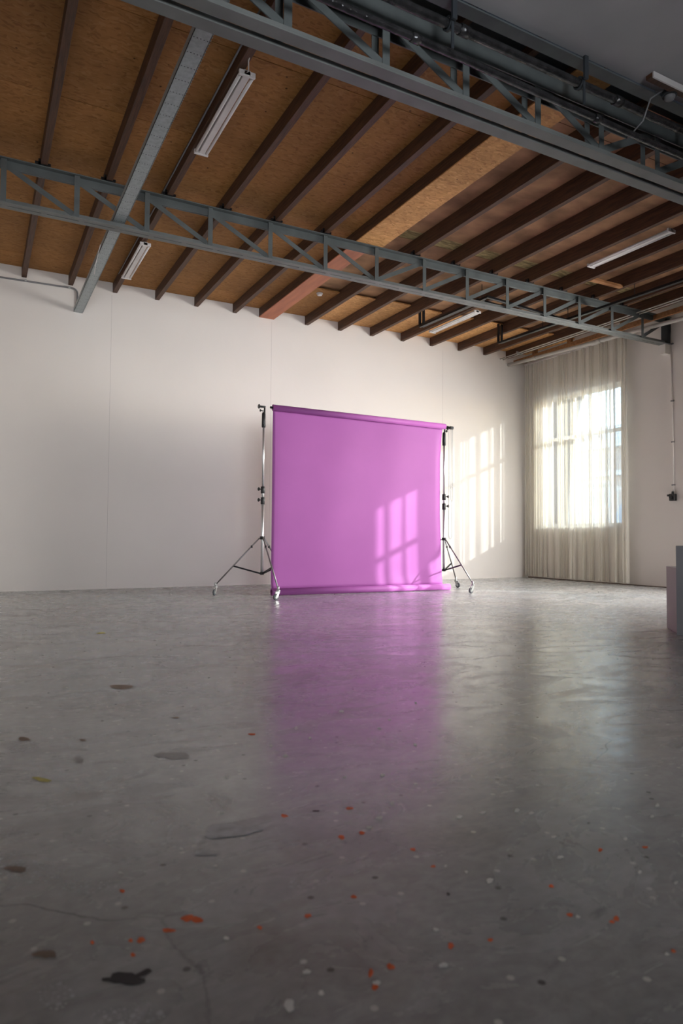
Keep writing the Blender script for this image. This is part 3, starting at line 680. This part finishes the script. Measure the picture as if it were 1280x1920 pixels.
# ------------------------------------------------------------------ stands
def stand(cx, cy, legs, label, side, ztop):
    t = thing('backdrop_stand', (cx, cy, 0), label, 'stand', 'wheeled backdrop stands')
    zc = 0.745; zlow = 0.285
    MB().tube([(cx, cy, zlow), (cx, cy, 1.25)], 0.0185, 16).build('lower_column', M['chrome'], t)
    MB().tube([(cx, cy, 1.25), (cx, cy, 1.40)], 0.0165, 16).build('middle_column', M['chrome'], t)
    MB().tube([(cx, cy, 1.40), (cx, cy, ztop - 0.24)], 0.0145, 16).build('upper_column', M['chrome'], t)
    for z in (1.225, 1.365):
        c = MB().tube([(cx, cy, z - 0.045), (cx, cy, z - 0.04), (cx, cy, z + 0.04), (cx, cy, z + 0.045)], [0.024, 0.027, 0.027, 0.024], 18).build('locking_collar', M['black'], t)
        k = MB().tube([(cx, cy, z + 0.01), (cx + side*0.05, cy - 0.015, z + 0.01)], 0.007, 10)
        k.tube([(cx + side*0.05, cy - 0.015, z + 0.01), (cx + side*0.066, cy - 0.02, z + 0.01), (cx + side*0.07, cy - 0.021, z + 0.01)], [0.014, 0.024, 0.018], 14)
        k.build('knob', M['black'], c)
    # top head
    hd = MB().tube([(cx, cy, ztop - 0.27), (cx, cy, ztop - 0.26), (cx, cy, ztop - 0.09), (cx, cy, ztop - 0.07)], [0.022, 0.026, 0.024, 0.015], 16)
    hd.tube([(cx - 0.02, cy - 0.03, ztop - 0.24), (cx + 0.02, cy + 0.0, ztop - 0.24)], 0.011, 10)
    hd = hd.build('receiver_head', M['black'], t)
    k = MB().tube([(cx, cy, ztop - 0.055), (cx + side*0.045, cy, ztop - 0.05)], 0.006, 10).tube([(cx + side*0.045, cy, ztop - 0.05), (cx + side*0.052, cy, ztop - 0.05)], 0.018, 14)
    k.build('knob', M['black'], hd)
    br = MB().tube([(cx + 0.012, cy, ztop - 0.09), (cx + 0.012, cy, ztop)], 0.011, 12).tube([(cx + side*0.06, cy + 0.0, ztop), (cx - side*0.02, cy, ztop)], 0.014, 12)
    br = br.build('hook_bracket', M['black'], t)
    MB().tube([(cx + side*0.055, cy, ztop), (cx + side*0.066, cy, ztop), (cx + side*0.075, cy, ztop)], [0.018, 0.032, 0.026], 16).build('end_knob', M['black'], br)
    # leg hub, legs, braces, casters
    MB().tube([(cx, cy, zc - 0.02), (cx, cy, zc + 0.02)], 0.031, 18).build('leg_hub', M['black'], t)
    MB().tube([(cx, cy, zlow - 0.015), (cx, cy, zlow + 0.02)], 0.025, 18).build('brace_hub', M['black'], t)
    for ang, rad, sw in legs:
        d = Vector((math.cos(ang), math.sin(ang), 0)); top = Vector((cx, cy, zc)) + d*0.035; foot = Vector((cx, cy, 0.135)) + d*rad
        MB().tube([top, foot], 0.0095, 12).build('leg', M['leg'], t)
        q = top + (foot - top)*0.60
        MB().bar(Vector((cx, cy, zlow)) + d*0.02, q, 0.012, 0.020).build('brace', M['blackmetal'], t)
        r = top + (foot - top)*0.18
        MB().tube([r - Vector((0, 0, 0.02)), r + Vector((0, 0, 0.012))], 0.013, 10).build('leg_clip', M['black'], t)
        # caster: fork, plate and wheel
        s = Vector((math.cos(sw), math.sin(sw), 0)); n_ = Vector((-s.y, s.x, 0)); wc = foot + s*0.038; wc.z = 0.0385
        mb = MB().tube([foot + Vector((0, 0, 0.03)), foot - Vector((0, 0, 0.02))], 0.015, 12)
        mb.tube([foot - Vector((0, 0, 0.016)), foot - Vector((0, 0, 0.030))], 0.026, 16)
        for e in (-1, 1):
            o3 = n_*0.017*e; b0 = foot + o3 + Vector((0, 0, -0.028))
            mb.quadbox([b0 - s*0.024 - n_*0.0015, b0 + s*0.045 - n_*0.0015, b0 + s*0.045 + n_*0.0015, b0 - s*0.024 + n_*0.0015][::-1] +
                       [])if False else None
            mb.bar(b0, wc + o3, 0.003, 0.034, n_)
        mb.bar(foot - Vector((0, 0, 0.03)) - s*0.02, foot - Vector((0, 0, 0.034)) + s*0.06, 0.036, 0.004)
        cs = mb.build('caster_fork', M['zinc'], t)
        MB().tube([wc - n_*0.012, wc - n_*0.0085, wc + n_*0.0085, wc + n_*0.012], [0.030, 0.038, 0.038, 0.030], 24).build('wheel', M['rubber'], cs)
        MB().tube([wc - n_*0.0135, wc + n_*0.0135], 0.017, 18).build('wheel_hub', M['zinc'], cs)
    return t
LX, LY = 3.245, 8.262
a1 = math.atan2(8.56 - LY, 2.72 - LX)
stand(LX, LY, [(a1, 0.60, a1 + 1.4), (a1 + 2*PI/3 - 0.08, 0.66, PI*1.12), (a1 - 2*PI/3, 0.62, 0.4)], 'chrome wheeled stand holding the left end of the purple backdrop', -1, zl)
RX, RY = 6.085, 8.19
stand(RX, RY, [(math.radians(268), 0.70, PI*1.05), (math.radians(32), 0.50, 5.0), (math.radians(150), 0.62, 2.6)], 'chrome wheeled stand holding the right end of the purple backdrop', 1, zrr)
# bead chain hanging at the right end
t = thing('bead_chain', (6.13, 8.1, 1.5), 'long looped bead chain hanging beside the right stand', 'chain')
def loop(xa, xb, ztop_, zbot, y, n):
    pts = []; rad = (xb - xa)/2
    for k in range(n): 
        f = k/(n - 1); pts.append((xa + 0.004*math.sin(f*4), y, ztop_ + (zbot + rad*2.2 - ztop_)*f))
    for k in range(1, 12):
        a = PI*k/12; pts.append((xa + rad - rad*math.cos(a), y, zbot + rad*2.2 - rad*2.2*math.sin(a)))
    for k in range(n): 
        f = k/(n - 1); pts.append((xb, y, zbot + rad*2.2 + (ztop_ - zbot - rad*2.2)*f))
    return pts
for (xa, xb, zb2, yy) in ((6.125, 6.185, 0.75, 8.13), (6.135, 6.17, 1.30, 8.09)):
    pts = loop(xa, xb, zrr - 0.01, zb2, yy, 60)
    MB().tube(pts, 0.0016, 6).build('chain_cord', M['zinc'], t)
    mb = MB()
    P = [Vector(p) for p in pts]; acc = 0
    for p, q in zip(P[:-1], P[1:]):
        l = (q - p).length; 
        while acc < l: mb.sphere(p + (q - p)*(acc/l), 0.0052, 6, 4); acc += 0.016
        acc -= l
    tag(mb.build('chain_beads', M['leg'], t), None, kind='stuff')
tag(MB().tube([(6.13, 8.11, zrr - 0.01), (6.185, 8.11, zrr - 0.01)], 0.024, 16).build('chain_drive', M['black'], t), 'black chain wheel')

# ------------------------------------------------------------------ plinths at the right edge
C0 = Vector((4.955, 3.56, 0)); Cb = Vector((5.247, 3.88, 0)); dl = (Cb - C0).normalized(); dr = Vector((dl.y, -dl.x, 0))
def prism(c, u, v, a, b, h, z0=0.0):
    P = [c, c + u*a, c + u*a + v*b, c + v*b]
    return MB().quadbox([p + Vector((0, 0, z0)) for p in P] + [p + Vector((0, 0, h)) for p in P])
o = prism(C0 + dl*0.002, dl, dr, 0.432, 0.43, 0.528).build('plinth', M['plinth'], loc=(5.2, 3.6, 0), bevel=0.002); tag(o, 'lower pinkish-grey display plinth at the right edge', 'plinth')
u2 = Vector((0.93, 0.37, 0)).normalized(); v2 = Vector((u2.y, -u2.x, 0))
o = prism(C0 - u2*0.054, v2, u2, 0.40, 0.05, 0.709).build('plinth', M['plinth_grey'], loc=(5.05, 3.4, 0), bevel=0.002); tag(o, 'taller dark grey display panel plinth at the right edge, in front of the lower one', 'plinth')

# ------------------------------------------------------------------ paint marks on the floor
def floor_at(px, py, z=0.0):
    d = FW + R3*((px - 640)/F_PX) - U3*((py - 960)/F_PX); tt = (z - H)/d.z; return Vector((0, 0, H)) + d*tt
SPOT_N = 0
def spot(px, py, wpx, hpx, m, name='paint_spot', z=None, label=None, ang=0, rough=0.25):
    c = floor_at(px, py); ex = floor_at(px + wpx/2*math.cos(ang), py + wpx/2*math.sin(ang)) - c; ey = floor_at(px - hpx/2*math.sin(ang), py + hpx/2*math.cos(ang)) - c
    global SPOT_N
    SPOT_N += 1; z = 0.0005 + SPOT_N*0.000012
    n = 16; ph = [R.uniform(0, 6.28) for _ in range(3)]
    mb = MB(); mb.v.append(c + Vector((0, 0, z)))
    for k in range(n):
        a = 2*PI*k/n; r = 1 + rough*(math.sin(2*a + ph[0]) + 0.7*math.sin(3*a + ph[1]) + 0.6*math.sin(5*a + ph[2]) + R.uniform(-.4, .4))*0.6
        p = c + (ex*math.cos(a) + ey*math.sin(a))*r; mb.v.append(Vector((p.x, p.y, z)))
    for k in range(n): mb.f.append([0, 1 + k, 1 + (k + 1) % n]); mb.sm.append(False)
    o = mb.build(name, m, floor)
    if label: o['label'] = label
    return o
for (x, y, w_, h_) in ((351, 1722, 22, 13), (369, 1725, 20, 13), (316, 1745, 22, 9), (264, 1763, 14, 12), (245, 1764, 9, 6), (229, 1671, 9, 7), (249, 1791, 10, 7), (533, 1530, 12, 7), (640, 1570, 12, 8), (655, 1516, 13, 6), (678, 1562, 12, 6), (774, 1593, 11, 5), (695, 1825, 9, 16), (732, 1813, 15, 11), (703, 1851, 14, 11), (845, 1774, 12, 11), (919, 1763, 9, 7), (1155, 1723, 12, 9), (1147, 1729, 10, 6), (1068, 1716, 12, 7), (1033, 1662, 10, 6), (1125, 1594, 9, 6), (1209, 1589, 10, 5), (577, 1718, 12, 8), (472, 1377, 12, 4), (663, 1682, 10, 7), (487, 1740, 9, 7), (173, 1768, 8, 7), (812, 1625, 8, 5), (1262, 1784, 9, 6)):
    spot(x, y, w_, h_, M['orange'], label='orange paint spot')
spot(236, 1836, 62, 26, M['paintblack'], label='black paint splash'); spot(204, 1838, 30, 8, M['paintblack']); spot(268, 1826, 34, 12, M['paintblack'], ang=-0.35)
spot(592, 1521, 12, 4, M['paintblack']); spot(1103, 1544, 6, 4, M['paintblack']); spot(840, 1677, 7, 5, M['paintblack']); spot(823, 1935, 30, 14, M['paintblack']); spot(290, 1201, 5, 2, M['paintblack'])
spot(78, 1462, 36, 7, M['paintyellow'], ang=0.25, label='yellow paint dash'); spot(190, 1187, 16, 3, M['paintyellow'])
for a in ((85, 1790, 40, 16), (30, 1630, 40, 12), (228, 1288, 50, 7), (155, 1388, 12, 5), (45, 1386, 24, 7), (330, 1346, 12, 3)): spot(*a, M['rust'], label='rusty stain')
for a in ((148, 1425, 18, 12), (325, 1417, 60, 14)): spot(*a, M['stain'], label='dark stain')
whites = [(202, 1578, 9, 6), (340, 1592, 8, 6), (416, 1524, 9, 5), (404, 1624, 8, 5), (226, 1637, 8, 5), (424, 1760, 10, 8), (575, 1823, 14, 10), (602, 1863, 12, 9), (542, 1886, 22, 22), (735, 1506, 8, 7), (711, 1534, 12, 7), (861, 1532, 14, 6), (905, 1524, 12, 6), (969, 1520, 10, 7), (996, 1525, 10, 5), (692, 1552, 9, 6), (918, 1652, 14, 9), (1050, 1608, 12, 6), (1172, 1574, 8, 5), (1199, 1636, 8, 6), (1267, 1656, 8, 6), (831, 1811, 16, 11), (706, 1844, 14, 10), (817, 1744, 10, 7), (1083, 1720, 8, 7), (1250, 1790, 8, 6), (555, 1366, 7, 5), (535, 1417, 8, 5), (581, 1384, 6, 4), (508, 1399, 6, 4), (425, 1458, 7, 5), (164, 1326, 6, 4), (125, 1290, 6, 3), (201, 1326, 5, 3), (646, 1458, 6, 4), (717, 1454, 8, 6), (779, 1470, 7, 4), (778, 1397, 7, 4), (640, 1334, 8, 4), (711, 1366, 8, 3), (730, 1350, 5, 3), (779, 1318, 5, 3), (1232, 1511, 8, 6), (1222, 1532, 8, 5), (835, 1625, 6, 4), (874, 1636, 7, 5), (1038, 1570, 9, 5)]
for a in whites: spot(*a, M['paintwhite'])
# clusters of small drips
def cluster(px, py, wpx, hpx, n, s0, s1, name='paint_splatter', lab='white paint splatter'):
    mb = MB(); done = []
    for k in range(n*3):
        if len(done) >= n: break
        a = R.uniform(0, 2*PI); r = math.sqrt(R.random()); c = floor_at(px + wpx/2*r*math.cos(a), py + hpx/2*r*math.sin(a)); s = R.uniform(s0, s1)*1.3
        if any((c - q).length < (s + sq)*1.15 for q, sq in done): continue
        done.append((c, s)); b = len(mb.v)
        mb.v.append(Vector((c.x, c.y, 0.0004)))
        for q in range(7): t_ = 2*PI*q/7; e = R.uniform(.65, 1.1); mb.v.append(Vector((c.x + s*math.cos(t_)*e, c.y + s*math.sin(t_)*e, 0.0004)))
        for q in range(7): mb.f.append([b, b + 1 + q, b + 1 + (q + 1) % 7]); mb.sm.append(False)
    o = mb.build(name, M['paintgrey'], floor); tag(o, lab, kind='stuff')
for a in ((432, 1558, 120, 22), (384, 1600, 36, 12)): spot(*a, M['smear'], name='paint_smear', label='pale paint smear', rough=0.35)
cluster(105, 1866, 62, 52, 70, 0.001, 0.005); cluster(170, 1662, 110, 26, 60, 0.001, 0.005); cluster(60, 1635, 120, 40, 60, 0.001, 0.005); cluster(20, 1615, 60, 30, 50, 0.001, 0.006)
cluster(552, 1655, 22, 22, 22, 0.001, 0.005); cluster(240, 1905, 140, 30, 60, 0.001, 0.006); cluster(30, 1560, 60, 18, 30, 0.001, 0.005); cluster(40, 1400, 60, 22, 60, 0.002, 0.007); cluster(470, 1562, 140, 26, 40, 0.001, 0.004, lab='pale paint drips')
cluster(640, 1420, 400, 160, 40, 0.001, 0.004, lab='scattered pale paint drops')

# every top-level mesh gets its origin near itself already; done
